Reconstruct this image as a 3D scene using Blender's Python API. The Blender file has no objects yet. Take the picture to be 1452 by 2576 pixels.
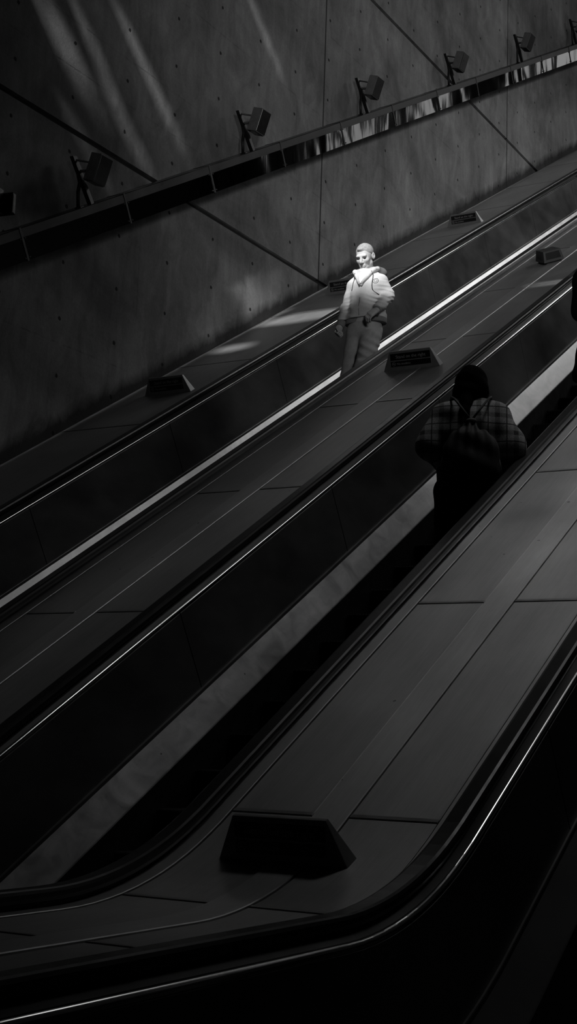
import bpy, bmesh, math, random
import numpy as np
from mathutils import Vector, Matrix
R = math.radians
rnd = random.Random(7)
C = bpy.context.scene.collection
ZO = 1.45                                   # eye height above the lower landing
S30, C30, T30 = 0.5, math.cos(math.pi/6), math.tan(math.pi/6)

# ------------------------------------------------------------------ node helpers
class NT:
    def __init__(s, name):
        s.m = bpy.data.materials.new(name); s.m.use_nodes = True
        s.t = s.m.node_tree; s.n = s.t.nodes; s.l = s.t.links
        s.b = s.n['Principled BSDF']
    def node(s, kind, **kw):
        n = s.n.new(kind)
        for k, v in kw.items(): setattr(n, k, v)
        return n
    def put(s, sock, v):
        if isinstance(v, bpy.types.NodeSocket): s.l.new(v, sock)
        elif v is not None: sock.default_value = v
    def math(s, op, a, b=None, c=None, clamp=False):
        n = s.node('ShaderNodeMath', operation=op, use_clamp=clamp)
        s.put(n.inputs[0], a); s.put(n.inputs[1], b); s.put(n.inputs[2], c)
        return n.outputs[0]
    def coord(s, kind='Object'): return s.node('ShaderNodeTexCoord').outputs[kind]
    def xyz(s, v):
        n = s.node('ShaderNodeSeparateXYZ'); s.l.new(v, n.inputs[0]); return n.outputs
    def mapping(s, v, scale=(1,1,1), rot=(0,0,0), loc=(0,0,0)):
        n = s.node('ShaderNodeMapping'); s.l.new(v, n.inputs[0])
        n.inputs['Scale'].default_value = scale; n.inputs['Rotation'].default_value = rot; n.inputs['Location'].default_value = loc
        return n.outputs[0]
    def noise(s, v, scale=5, detail=4, rough=.5, dist=0):
        n = s.node('ShaderNodeTexNoise'); s.l.new(v, n.inputs['Vector'])
        n.inputs['Scale'].default_value = scale; n.inputs['Detail'].default_value = detail
        n.inputs['Roughness'].default_value = rough; n.inputs['Distortion'].default_value = dist
        return n.outputs['Fac']
    def rng(s, v, a, b, c, d):
        n = s.node('ShaderNodeMapRange'); s.put(n.inputs[0], v)
        for i, q in enumerate((a, b, c, d)): n.inputs[i+1].default_value = q
        return n.outputs[0]
    def grey(s, v):
        n = s.node('ShaderNodeCombineColor'); [s.put(n.inputs[i], v) for i in range(3)]; return n.outputs[0]
    def bump(s, h, strength=.3, dist=.01):
        n = s.node('ShaderNodeBump'); s.put(n.inputs['Height'], h)
        n.inputs['Strength'].default_value = strength; n.inputs['Distance'].default_value = dist
        s.l.new(n.outputs[0], s.b.inputs['Normal'])
    def set(s, base=None, rough=None, metal=None, spec=None):
        if base is not None: s.put(s.b.inputs['Base Color'], s.grey(base) if isinstance(base, bpy.types.NodeSocket) else (base, base, base, 1))
        if rough is not None: s.put(s.b.inputs['Roughness'], rough)
        if metal is not None: s.put(s.b.inputs['Metallic'], metal)
        if spec is not None: s.put(s.b.inputs['Specular IOR Level'], spec)
        return s.m

def simple(name, g, rough=.5, metal=0., var=.15, scale=20, stretch=(1,1,1), spec=.5, bump=0.):
    t = NT(name); v = t.mapping(t.coord(), stretch)
    n = t.noise(v, scale, 5, .6)
    base = t.math('MULTIPLY', t.rng(n, .3, .7, 1-var, 1+var), g)
    if bump: t.bump(n, bump, .004)
    return t.set(base, t.rng(n, .3, .7, max(.02, rough*.88), min(1, rough*1.12)), metal, spec)

def mat_concrete():
    t = NT('board_marked_concrete'); o = t.coord(); x, y, z = t.xyz(o)
    big = t.noise(t.mapping(o, (1, .55, .8), (R(-25), 0, 0)), .9, 5, .6, .6)
    mid = t.noise(t.mapping(o, (1, 1.5, .7), (R(35), 0, 0)), 2.4, 6, .65, .8)
    streak = t.noise(t.mapping(o, (1, 9, .22)), 2.0, 5, .65)
    fine = t.noise(t.mapping(o, (1, 1, 1)), 38, 6, .7)
    v = t.math('MULTIPLY', t.rng(big, .3, .72, .50, 1.42), t.rng(mid, .3, .7, .70, 1.28))
    v = t.math('MULTIPLY', v, t.rng(streak, .32, .68, .93, 1.06))
    v = t.math('MULTIPLY', v, t.rng(fine, .3, .7, .88, 1.12))
    # tie holes on a regular grid
    def cell(c, off, step):
        q = t.math('DIVIDE', t.math('SUBTRACT', c, off), step)
        return t.math('MULTIPLY', t.math('SUBTRACT', q, t.math('ROUND', q)), step)
    zz = t.math('ADD', z, t.math('MULTIPLY', y, .0125))
    dy, dz = cell(y, 8.35-.12, .7465), cell(zz, 4.385+.105, .4835)
    dy = t.math('ADD', dy, t.math('MULTIPLY', t.math('SUBTRACT', mid, .5), .05))
    d = t.math('SQRT', t.math('ADD', t.math('POWER', dy, 2), t.math('POWER', dz, 2)))
    d = t.math('ADD', d, t.math('MULTIPLY', t.math('SUBTRACT', fine, .5), .016))
    hole = t.rng(d, .014, .021, 0, 1)
    # construction joints
    def line(c, at, w, soft=.006):
        return t.rng(t.math('ABSOLUTE', t.math('SUBTRACT', c, at)), w, w+soft, 0, 1)
    wob = t.math('MULTIPLY', t.math('SUBTRACT', streak, .5), .012)
    yy = t.math('ADD', y, wob)
    J = line(yy, 13.36, .012)
    for at in (19.0, 7.72, 24.64): J = t.math('MULTIPLY', J, line(yy, at, .011))
    F = line(yy, 15.6, .003)
    for at in (10.03, 12.76, 17.9): F = t.math('MULTIPLY', F, line(yy, at, .003))
    zw = t.math('ADD', z, wob)
    for at in (3.2, 5.6, 6.02, 6.97, 8.0, 9.6): F = t.math('MULTIPLY', F, line(zw, at, .002, .008))
    Fm = t.math('MAXIMUM', F, t.rng(mid, .4, .6, .55, 1))
    v = t.math('MULTIPLY', v, t.math('MULTIPLY', t.rng(hole, 0, 1, .12, 1), t.rng(J, 0, 1, .22, 1)))
    v = t.math('MULTIPLY', v, t.rng(Fm, 0, 1, .6, 1))
    # darker band along the foot of the wall, above the deck
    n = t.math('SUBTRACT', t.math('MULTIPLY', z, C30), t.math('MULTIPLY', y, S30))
    foot_band = t.rng(t.math('ADD', n, t.math('MULTIPLY', t.math('SUBTRACT', mid, .5), .16)), -2.325, -2.215, .16, 1)
    v = t.math('MULTIPLY', v, foot_band)
    h = t.math('ADD', t.math('MULTIPLY', hole, 2.0), t.math('ADD', t.math('MULTIPLY', fine, .35), t.math('MULTIPLY', t.math('MULTIPLY', J, Fm), .8)))
    t.bump(h, .35, .012)
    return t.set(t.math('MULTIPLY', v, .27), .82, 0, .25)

def mat_deck(name='brushed_deck_metal', k=.46):
    t = NT(name); o = t.coord()
    br = t.noise(t.mapping(o, (60, 2.2, 2.2)), 3, 4, .6)
    bl = t.noise(t.mapping(o, (1.2, .7, .7)), 1.6, 5, .6)
    sc = t.noise(t.mapping(o, (14, .8, .8)), 2, 3, .5)
    v = t.math('MULTIPLY', t.rng(br, .3, .7, .94, 1.06), t.rng(bl, .3, .7, .84, 1.14))
    v = t.math('MULTIPLY', v, t.rng(sc, .3, .7, .96, 1.04))
    spot = t.rng(t.noise(o, 24, 1, .3), .155, .175, .35, 1)
    v = t.math('MULTIPLY', v, spot)
    t.bump(br, .05, .001)
    return t.set(t.math('MULTIPLY', v, k), t.rng(bl, .3, .7, .44, .54), .8, .5)

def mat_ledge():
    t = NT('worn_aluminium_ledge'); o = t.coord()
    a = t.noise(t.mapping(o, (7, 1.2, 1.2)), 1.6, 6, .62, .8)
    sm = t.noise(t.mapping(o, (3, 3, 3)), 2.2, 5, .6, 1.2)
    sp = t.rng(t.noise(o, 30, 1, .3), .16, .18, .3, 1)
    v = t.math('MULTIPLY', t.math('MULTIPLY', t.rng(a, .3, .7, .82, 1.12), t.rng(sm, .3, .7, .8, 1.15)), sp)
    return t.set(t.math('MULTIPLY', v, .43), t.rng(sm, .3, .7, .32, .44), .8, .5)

def mat_trunk():
    t = NT('polished_steel_trunking'); o = t.coord()
    w = t.noise(t.mapping(o, (1, 1.0, .8)), 1.3, 1, .4, .4)
    w2 = t.noise(t.mapping(o, (1, 4.5, 1.2)), 1.6, 2, .5)
    h = t.math('ADD', w, t.math('MULTIPLY', w2, .035))
    t.bump(h, .35, .05)
    return t.set(.26, .05, 1.0)

def mat_plaid():
    t = NT('plaid_wool'); o = t.coord(); x, y, z = t.xyz(o)
    def bands(c, f, ph, lo, hi):
        q = t.math('FRACT', t.math('ADD', t.math('MULTIPLY', c, f), ph)); return t.rng(t.math('ABSOLUTE', t.math('SUBTRACT', q, .5)), lo, hi, 0, 1)
    a = t.math('ADD', bands(x, 9.5, .1, .12, .14), bands(z, 9.5, .3, .12, .14))
    b = t.math('MULTIPLY', bands(x, 9.5, .6, .03, .04), bands(z, 9.5, .8, .03, .04))
    n = t.noise(o, 160, 3, .6)
    v = t.math('MULTIPLY', t.math('ADD', t.math('MULTIPLY', a, .13), .055), t.rng(b, 0, 1, .25, 1))
    v = t.math('MULTIPLY', v, t.rng(n, .3, .7, .6, 1.4)); t.bump(n, .4, .004)
    return t.set(v, .95, 0, .1)

M = {}
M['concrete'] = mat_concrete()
M['deck'] = mat_deck(); M['strip'] = mat_deck('brushed_strip_metal', .54); M['ledge'] = mat_ledge(); M['trunk'] = mat_trunk()
M['lid'] = simple('brushed_trunking_lid', .075, .30, .9, .1, 3)
M['ledge_dark'] = simple('grimy_ledge', .14, .5, .6, .15, 3)  # darker copy of the ledge metal: shade painted into the nearest ledge
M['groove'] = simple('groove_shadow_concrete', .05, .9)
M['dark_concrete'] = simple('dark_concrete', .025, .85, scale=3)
M['rubber'] = simple('handrail_rubber', .012, .34, spec=.5, var=.1)
M['black_metal'] = simple('black_painted_metal', .012, .45, .2)
M['trim'] = simple('rounded_steel_trim', .62, .15, 1., .06, 1.2)
M['cover'] = simple('satin_rail_cover', .03, .5, .6, .1, 3)
M['panel'] = simple('dark_steel_panel', .15, .42, .45, .5, 1.7, (1, .6, 1.3))
M['skirt'] = simple('dark_skirt', .02, .5, .3)
M['step'] = simple('ribbed_step_metal', .012, .5, .3)
M['lip'] = simple('deck_edge_steel', .3, .35, 1., .05, 1)
M['sign'] = simple('sign_box_metal', .24, .42, .3, .1)
M['box'] = simple('dark_box_paint', .08, .5, .2, .1)
M['signface'] = simple('sign_panel_black', .004, .35)
M['signtext'] = simple('sign_lettering', .26, .6)
M['lamp_grey'] = simple('floodlight_casing', .20, .5, .2)
M['lamp_dark'] = simple('floodlight_glass', .006, .25)
M['lighttrim'] = simple('light_joint_strip', .34, .4, .6)
M['skin'] = simple('skin', .62, .55, 0, .10, 14, spec=.35)
M['hair_fair'] = simple('fair_hair', .38, .8, 0, .25, 60, spec=.2, bump=.3)
M['hoodie'] = simple('pale_hoodie', .70, .95, 0, .05, 60, spec=.1, bump=.12)
M['hoodrib'] = simple('hoodie_rib', .28, .95, 0, .1, 120, spec=.1)
M['hoodlining'] = simple('hood_lining', .16, .95, 0, .1, 60, spec=.1)
M['tshirt'] = simple('white_tshirt', .92, .95, 0, .03, 30, spec=.1)
M['cord'] = simple('dark_cord', .05, .8)
M['trousers'] = simple('grey_trousers', .50, .95, 0, .14, 22, spec=.1, bump=.25)
M['shoe'] = simple('dark_shoe', .02, .6)
M['eye'] = simple('eye_dark', .03, .2)  # dark all over, with the brow's shadow put into the colour
M['dark_hair'] = simple('dark_hair', .002, .9, 0, .3, 60, (3, 3, .6), .04, .4)
M['plaid'] = mat_plaid()
M['black_cloth'] = simple('black_cloth', .006, .95, 0, .2, 40, spec=.1)
M['bag'] = simple('bag_nylon', .008, .7, 0, .2, 40, spec=.25, bump=.3)

# ------------------------------------------------------------------ object helpers
def tag(o, label=None, cat=None, group=None, kind=None):
    for k, v in (('label', label), ('category', cat), ('group', group), ('kind', kind)):
        if v: o[k] = v
    return o
def empty(name, loc=(0,0,0), rot=None):
    o = bpy.data.objects.new(name, None); C.objects.link(o); o.location = loc; o.empty_display_size = .1
    if rot is not None: o.rotation_euler = rot
    return o
def link(name, me, m, parent=None, smooth=None):
    if m is not None: me.materials.append(m)
    o = bpy.data.objects.new(name, me); C.objects.link(o)
    if parent is not None: o.parent = parent
    if smooth:
        for p in me.polygons: p.use_smooth = True
    return o
def bm_obj(name, bm, m, parent=None, smooth=False):
    bmesh.ops.recalc_face_normals(bm, faces=bm.faces)
    me = bpy.data.meshes.new(name); bm.to_mesh(me); bm.free()
    return link(name, me, m, parent, smooth)
def add_hexa(bm, p):                         # 8 points: bottom loop 0-3, top loop 4-7
    v = [bm.verts.new(q) for q in p]
    for f in ((3,2,1,0),(4,5,6,7),(0,1,5,4),(1,2,6,5),(2,3,7,6),(3,0,4,7)): bm.faces.new([v[i] for i in f])
    return v
def add_box(bm, c, s, rot=None):
    p = [Vector((sx*s[0]/2, sy*s[1]/2, sz*s[2]/2)) for sz in (-1,1) for sx, sy in ((-1,-1),(1,-1),(1,1),(-1,1))]
    if rot is not None: p = [rot @ q for q in p]
    return add_hexa(bm, [q + Vector(c) for q in p])
def add_tube(bm, pts, r, seg=10, cap=True):
    pts = [Vector(p) for p in pts]; rs = r if isinstance(r, (list, tuple)) else [r]*len(pts)
    rings = []
    for i, p in enumerate(pts):
        d = (pts[min(i+1, len(pts)-1)] - pts[max(i-1, 0)]).normalized()
        a = d.orthogonal().normalized() if i == 0 else (rings_a - d*rings_a.dot(d)).normalized()
        rings_a = a; b = d.cross(a)
        rings.append([bm.verts.new(p + rs[i]*(math.cos(2*math.pi*k/seg)*a + math.sin(2*math.pi*k/seg)*b)) for k in range(seg)])
    for A, B in zip(rings, rings[1:]):
        for k in range(seg): bm.faces.new((A[k], A[(k+1)%seg], B[(k+1)%seg], B[k]))
    if cap: bm.faces.new(rings[0][::-1]); bm.faces.new(rings[-1])
def bevel(bm, w, seg=2):
    bmesh.ops.bevel(bm, geom=bm.edges[:], offset=w, segments=seg, profile=.7, affect='EDGES', clamp_overlap=True)

# ------------------------------------------------------------------ the escalator line
# s runs along the deck; on the slope it is the distance u measured from under the eye point
RAD, YI, ZF = 1.70, 3.94, -.495
TL = RAD*math.tan(R(15)); S1 = 3.619; S0 = S1 - RAD*R(30); Y0 = YI - TL
def path(s):
    if s >= S1: return (C30*s + 1.2, S30*s - 2.4*C30, -S30, C30)
    if s >= S0:
        a = (s - S0)/RAD
        return (Y0 + RAD*math.sin(a), ZF + RAD*(1-math.cos(a)), -math.sin(a), math.cos(a))
    return (Y0 - (S0 - s), ZF, 0., 1.)
SBEG, SEND = S0 - (Y0 - 1.25), 33.0
def svals(a, b):
    L = [a]
    if a < S1 and b > S0:
        k = 12
        L += [q for q in (S0 + i*(S1-S0)/k for i in range(k+1)) if a+.004 < q < b-.004]
    return L + [b]
def pt(x, d, s):
    y, z, ny, nz = path(s); return Vector((x, y + d*ny, z + d*nz))
def sweep(bm, prof, a, b, closed=False, caps=True):
    rows = [[bm.verts.new(pt(x, d, s)) for x, d in prof] for s in svals(a, b)]
    n = len(prof)
    for A, B in zip(rows, rows[1:]):
        for k in range(n if closed else n-1): bm.faces.new((A[k], A[(k+1)%n], B[(k+1)%n], B[k]))
    if closed and caps: bm.faces.new(rows[0][::-1]); bm.faces.new(rows[-1])
def slab(x0, x1, a, b, d0, d1, r=.004):      # a plate with a softened top edge
    return [(x0, d0), (x1, d0), (x1, d1-r), (x1-r, d1), (x0+r, d1), (x0, d1-r)]

XL, XM, XR, XN = -6.90, -4.572, -2.318, -.06
WALL = -7.371
SEAMS = {'L': [3.55] + [9.128 + 1.9*k for k in range(-2, 13)], 'M': [2.4, 3.636] + [5.456 + 1.82*k for k in range(15)],
         'R': [2.23, 3.02] + [3.705 + 1.768*k for k in range(17)], 'N': [2.2] + [4.2 + 1.8*k for k in range(16)]}

def make_deck(name, key, cx, label, left=True):
    root = empty(name, (cx, 3.485, ZO + ZF)); inv = Matrix.Translation((-cx, -3.485, -ZF))
    def part(nm, prof, a, b, m):
        bm = bmesh.new(); sweep(bm, [(cx+x, d) for x, d in prof], a, b, True)
        bmesh.ops.transform(bm, matrix=inv, verts=bm.verts); return bm_obj(nm, bm, m, root)
    lo = -.393 if left else WALL + .0 - cx
    if left: part('edge_strip', slab(-.47, -.397, 0, 0, -.02, .0045, .0025), SBEG, SEND, M['deck'])
    else: part('wall_flashing', slab(lo, lo+.012, 0, 0, -.02, .012, .003), SBEG, SEND, M['lip'])
    part('edge_strip', slab(.397, .47, 0, 0, -.02, .0045, .0025), SBEG, SEND, M['deck'])
    if left: part('centre_strip', slab(-.067, .067, 0, 0, -.02, .007, .003), SBEG, SEND, M['strip'])
    part('under_tray', [(lo, -.03), (.47, -.03), (.47, -.021), (lo, -.021)], SBEG, SEND, M['black_metal'])
    ss = [SBEG] + [s for s in SEAMS[key] if s < SEND-.3] + [SEND]
    for i, (a, b) in enumerate(zip(ss, ss[1:])):
        a2 = a + (.012 if i else 0); b2 = b - .012
        cols = ((-.391, -.073), (.0695, .391)) if left else ((lo+.014, .391),)
        for x0, x1 in cols:
            part('deck_plate', slab(x0, x1, 0, 0, -.02, 0., .002), a2, b2, M['deck'])
            if i: part('joint_strip', slab(x0, x1, 0, 0, -.02, .003, .002), a - .006, a + .012, M['lighttrim'])
    tag(root, label, 'escalator deck'); return root

def make_escalator(name, xl, xr, label, seams, ledge='ledge'):
    """xl/xr: centre lines of the decks to the left and right of the moving steps"""
    cx = (xl+xr)/2
    root = empty(name, (cx, 3.485, ZO + ZF)); inv = Matrix.Translation((-cx, -3.485, -ZF))
    def part(nm, prof, a, b, m, closed=True, smooth=False):
        bm = bmesh.new(); sweep(bm, prof, a, b, closed)
        bmesh.ops.transform(bm, matrix=inv, verts=bm.verts); return bm_obj(nm, bm, m, root, smooth)
    for c, sg in ((xl, 1), (xr, -1)):
        X = lambda o: c + sg*o
        # moving handrail: a rounded flat band on a slim guide
        hw, e = .0385, .06
        pr = [(X(.4875 + q*hw), d) for q, d in ((-1, .034), (-.98, .047), (-.86, .056), (-.6, .0595), (.6, .0595), (.86, .056), (.98, .047), (1, .034), (.93, .022), (.7, .018), (-.7, .018), (-.93, .022))]
        part('handrail', pr, SBEG, SEND, M['rubber'], True, False)
        part('handrail_guide', [(X(.468), -.02), (X(.468), .018), (X(.507), .018), (X(.507), -.02)], SBEG, SEND, M['black_metal'])
        part('rail_cover', [(X(.507), .012), (X(.512), .010), (X(.5345), -.0075), (X(.5345), -.012), (X(.507), -.012)], SBEG, SEND, M['cover'], True, False)
        tp = [(X(.535 + .0142*math.cos(R(a))), -.0222 + .0142*math.sin(R(a))) for a in (92, 78, 66, 55, 45, 36, 27, 18, 9, 0)] + [(X(.5492), -.029), (X(.545), -.034), (X(.534), -.034)]
        part('edge_trim', tp, SBEG, SEND, M['trim'], True, False)
        ss = [SBEG] + [q for q in seams if q < SEND-.3] + [SEND]
        for a, b in zip(ss, ss[1:]):
            part('side_panel', [(X(.545), -.032), (X(.549), -.034), (X(.5605), -.445), (X(.545), -.445)], a+.004, b-.004, M['panel'])
        part('panel_backing', [(X(.53), -.036), (X(.544), -.036), (X(.544), -.62), (X(.53), -.62)], SBEG, SEND, M['black_metal'])
        part('panel_foot_rail', [(X(.545), -.445), (X(.568), -.445), (X(.570), -.449), (X(.570), -.466), (X(.545), -.466)], SBEG, SEND, M['panel'])
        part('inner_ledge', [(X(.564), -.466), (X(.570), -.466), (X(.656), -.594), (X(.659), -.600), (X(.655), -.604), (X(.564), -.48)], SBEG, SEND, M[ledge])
        part('skirt_board', [(X(.650), -.603), (X(.658), -.603), (X(.660), -1.0), (X(.650), -1.0)], SBEG, SEND, M['skirt'])
    # newel ends of the two balustrades
    for c, sg in ((xl, 1), (xr, -1)):
        X = lambda o: c + sg*o - cx
        bm = bmesh.new(); y0 = 1.25 - 3.485; rr = .33
        cyl = [(y0 - rr*math.sin(t), -.27 + rr*math.cos(t)) for t in [math.pi*k/14 for k in range(15)]]
        add_tube(bm, [(X(.4875), y, z) for y, z in cyl], .036, 10)
        bm_obj('handrail_return', bm, M['rubber'], root, True)
        bm = bmesh.new(); r2 = .30
        A = [bm.verts.new((X(.47), y0 + .01 - r2*math.sin(math.pi*k/14), -.27 + r2*math.cos(math.pi*k/14))) for k in range(15)]
        B = [bm.verts.new((X(.548), v.co.y, v.co.z)) for v in A]
        bm.faces.new(A); bm.faces.new(B[::-1])
        for k in range(15): bm.faces.new((A[k], B[k], B[(k+1)%15], A[(k+1)%15]))
        bm_obj('newel_panel', bm, M['panel'], root)
    # steps: grooved tread, toothed nosing and riser, one mesh shared by all copies
    w, run, rise = (xr - xl - 1.33)/2, .363*C30, .363*S30
    bm = bmesh.new(); N = 46; bars = []
    for k in range(N):
        x0 = -w + 2*w*k/N; x1 = x0 + 2*w/N
        bars += [(x0, 0.), (x0 + .55*(x1-x0), 0.), (x0 + .55*(x1-x0), -.009), (x1, -.009)]
    prev = None
    for (yy, zz, cl) in ((run+.02, 0, 1), (.004, 0, 1), (0, -.006, 1), (0.006, -.03, 1), (.03, -rise-.03, 1)):
        row = [bm.verts.new((x, yy - (0 if zz == 0 and yy > .01 else (g*.6)), zz + (g if zz == 0 else 0))) for x, g in bars]
        if prev:
            for i in range(len(row)-1): bm.faces.new((prev[i], prev[i+1], row[i+1], row[i]))
        prev = row
    me = bpy.data.meshes.new('step'); bm.to_mesh(me); bm.free(); me.materials.append(M['step'])
    for k in range(-10, 66):
        u = 6.935 + .363*k
        if u < 4.2: continue
        y, z = C30*u + 1.55, S30*u - 3.1*C30
        o = bpy.data.objects.new('step', me); C.objects.link(o); o.parent = root
        o.location = (0, y - 3.485, z - ZF)
    bm = bmesh.new(); add_box(bm, (0, 3.4 - 3.485 - 1.0, -1.06 - ZF + .47 - .36), (2*w, 3.2, .06))
    bm_obj('landing_plate', bm, M['step'], root)
    tag(root, label, 'escalator'); return root

make_deck('wall_side_deck', 'L', XL, 'sloping grey metal deck running along the foot of the concrete wall', left=False)
make_deck('escalator_deck', 'M', XM, 'middle sloping metal deck between the two escalators, with the small dark box near its top')
make_deck('escalator_deck', 'R', XR, 'broad sloping metal deck in the foreground, curving level at lower left')
make_escalator('escalator', XL, XM, 'escalator beside the wall-side deck carrying the sunlit man down', [7.30+1.87*k for k in range(-1, 14)])
make_escalator('escalator', XM, XR, 'middle escalator in deep shade carrying the person with the plaid jacket up', [7.30+1.81*k for k in range(-1, 14)])
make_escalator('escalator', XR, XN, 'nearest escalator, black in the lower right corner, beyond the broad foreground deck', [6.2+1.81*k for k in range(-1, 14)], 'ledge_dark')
make_deck('escalator_deck', 'N', XN, 'metal deck right of the nearest escalator, out past the lower right corner')

# ------------------------------------------------------------------ setting
def struct(name, bm, m, smooth=False):
    o = bm_obj(name, bm, m, None, smooth); o['kind'] = 'structure'; o.location.z = ZO; return o
bm = bmesh.new()                                             # left wall: lifts of concrete with recessed joints
prof = [(0, -3.2)]
for z in (5.03, 8.93, 12.83, 16.73): prof += [(0, z-.0), (-.035, z+.004), (-.035, z+.046), (0, z+.05)]
prof += [(0, 30)]
A = [bm.verts.new((WALL + q, -12, z)) for q, z in prof]; B = [bm.verts.new((WALL + q, 36, z)) for q, z in prof]
for i in range(len(A)-1):
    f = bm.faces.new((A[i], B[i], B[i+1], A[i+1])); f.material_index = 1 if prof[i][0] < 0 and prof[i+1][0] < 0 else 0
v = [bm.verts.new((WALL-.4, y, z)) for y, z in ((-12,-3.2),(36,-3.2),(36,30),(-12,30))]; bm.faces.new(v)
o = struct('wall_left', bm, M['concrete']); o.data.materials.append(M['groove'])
for f in o.data.polygons:
    if f.normal.x < 0: f.flip()
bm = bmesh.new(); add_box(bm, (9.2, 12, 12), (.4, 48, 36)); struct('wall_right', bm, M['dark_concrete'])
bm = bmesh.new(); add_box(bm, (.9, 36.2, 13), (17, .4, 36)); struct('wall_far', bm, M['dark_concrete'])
M['daylight_glass'] = simple('daylight_glass', .8, .1)
_b = M['daylight_glass'].node_tree.nodes['Principled BSDF']; _b.inputs['Emission Color'].default_value = (1, 1, 1, 1); _b.inputs['Emission Strength'].default_value = .55
M['window_frame'] = simple('window_frame_dark', .02, .5)
for k, (x0, x1) in enumerate(((5.3, 5.95), (4.5, 5.0), (3.3, 3.95), (1.2, 2.25), (-1.2, -.65), (-2.6, -1.7))):
    z0, z1 = 16.2, 20.6                                      # unseen glowing panes, spaced to reflect as bright patches in the trunking
    bm = bmesh.new()
    for c, q in ((((x0+x1)/2, 35.97, z0), (x1-x0+.12, .08, .1)), (((x0+x1)/2, 35.97, z1), (x1-x0+.12, .08, .1)), ((x0, 35.97, (z0+z1)/2), (.1, .08, z1-z0)), ((x1, 35.97, (z0+z1)/2), (.1, .08, z1-z0))): add_box(bm, c, q)
    wf = struct('window_%d' % (k+1), bm, M['window_frame'])
    bm = bmesh.new(); add_box(bm, ((x0+x1)/2, 35.975, (z0+z1)/2), (x1-x0-.08, .02, z1-z0-.08)); bm_obj('pane', bm, M['daylight_glass'], wf)
bm = bmesh.new(); add_box(bm, (.9, -12.2, 4), (17, .4, 18)); struct('wall_back', bm, M['dark_concrete'])
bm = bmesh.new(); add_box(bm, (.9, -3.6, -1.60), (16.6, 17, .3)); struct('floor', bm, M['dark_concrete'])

# roof: level over the landing, then parallel to the escalators, with slots shaped to throw the sun's patches and streaks
SUN = Vector((.2, -1, .72))
CN = 5.0
n30 = Vector((0, -S30, C30)); u30 = Vector((0, C30, S30))
def to_roof(p):
    p = Vector(p); t = (CN - p.dot(n30))/SUN.dot(n30); return p + SUN*t
def deckp(x, u, N=-2.4): return Vector((x, 0, 0)) + u30*u + n30*N
def wallp(y, z): return Vector((WALL, y, z))
slots = []
slots.append([deckp(-7.33, 12.64), deckp(-7.10, 12.93), deckp(-6.30, 12.90), deckp(-6.30, 12.56), deckp(-6.95, 12.47), deckp(-7.30, 12.50)])
slots.append([deckp(-7.30, 11.52), deckp(-7.27, 11.73), deckp(-6.98, 11.75), deckp(-6.90, 11.56), deckp(-7.09, 11.46)])
slots.append([deckp(-4.50, 12.70), deckp(-4.49, 12.77), deckp(-3.9, 12.78), deckp(-3.9, 12.68)])
MX, MY = -5.605, 11.06                                        # where the man stands
mslot = [Vector((MX+.40, MY, 4.62)), Vector((MX-.40, MY, 4.62))]
for k in range(9):                                           # saw-toothed lower edge, shaped to fade the beam out softly
    x = MX - .40 + .80*k/8
    mslot.append(Vector((x, MY-.12, (3.93 if k % 2 else 4.20) + .06*(x-MX))))
slots.append(mslot)
def streak(y0, z0, y1, z1, w):                               # a slanting band of light on the wall
    return [wallp(y0-w/2, z0), wallp(y0+w/2, z0+.02), wallp(y1+w/2, z1+.02), wallp(y1-w/2, z1)]
for q in ((8.62, 5.95, 9.15, 5.45, .36), (8.98, 6.15, 9.5, 5.6, .12), (9.62, 6.35, 10.5, 5.62, .17), (9.55, 5.55, 10.0, 5.15, .24), (10.10, 4.6, 10.5, 4.2, .24),
          (11.75, 4.75, 12.2, 4.2, .75), (12.4, 4.62, 12.75, 4.35, .30), (12.0, 5.2, 12.35, 4.85, .34), (9.95, 4.72, 10.35, 4.3, .10), (11.75, 7.6, 12.3, 7.1, .12), (9.05, 5.1, 9.3, 4.9, .16)):
    slots.append(streak(*q))
def roof_mesh():
    bm = bmesh.new()
    loops = [[Vector((-8.2, 2.0, 0)), Vector((9.4, 2.0, 0)), Vector((9.4, 36, 0)), Vector((-8.2, 36, 0))]]
    for q in slots: loops.append([to_roof(p) for p in q])
    edges = []
    zr = lambda y: T30*y + CN/C30
    for L in loops:
        v = [bm.verts.new((p.x, p.y, zr(p.y))) for p in L]
        edges += [bm.edges.new((v[i], v[(i+1) % len(v)])) for i in range(len(v))]
    bmesh.ops.triangle_fill(bm, use_beauty=True, use_dissolve=False, edges=edges)
    v = [bm.verts.new(p) for p in ((-8.2, -12.4, zr(2)), (9.4, -12.4, zr(2)), (9.4, 2.0, zr(2)), (-8.2, 2.0, zr(2)))]; bm.faces.new(v)
    return bm
struct('ceiling', roof_mesh(), M['dark_concrete'])

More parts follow.
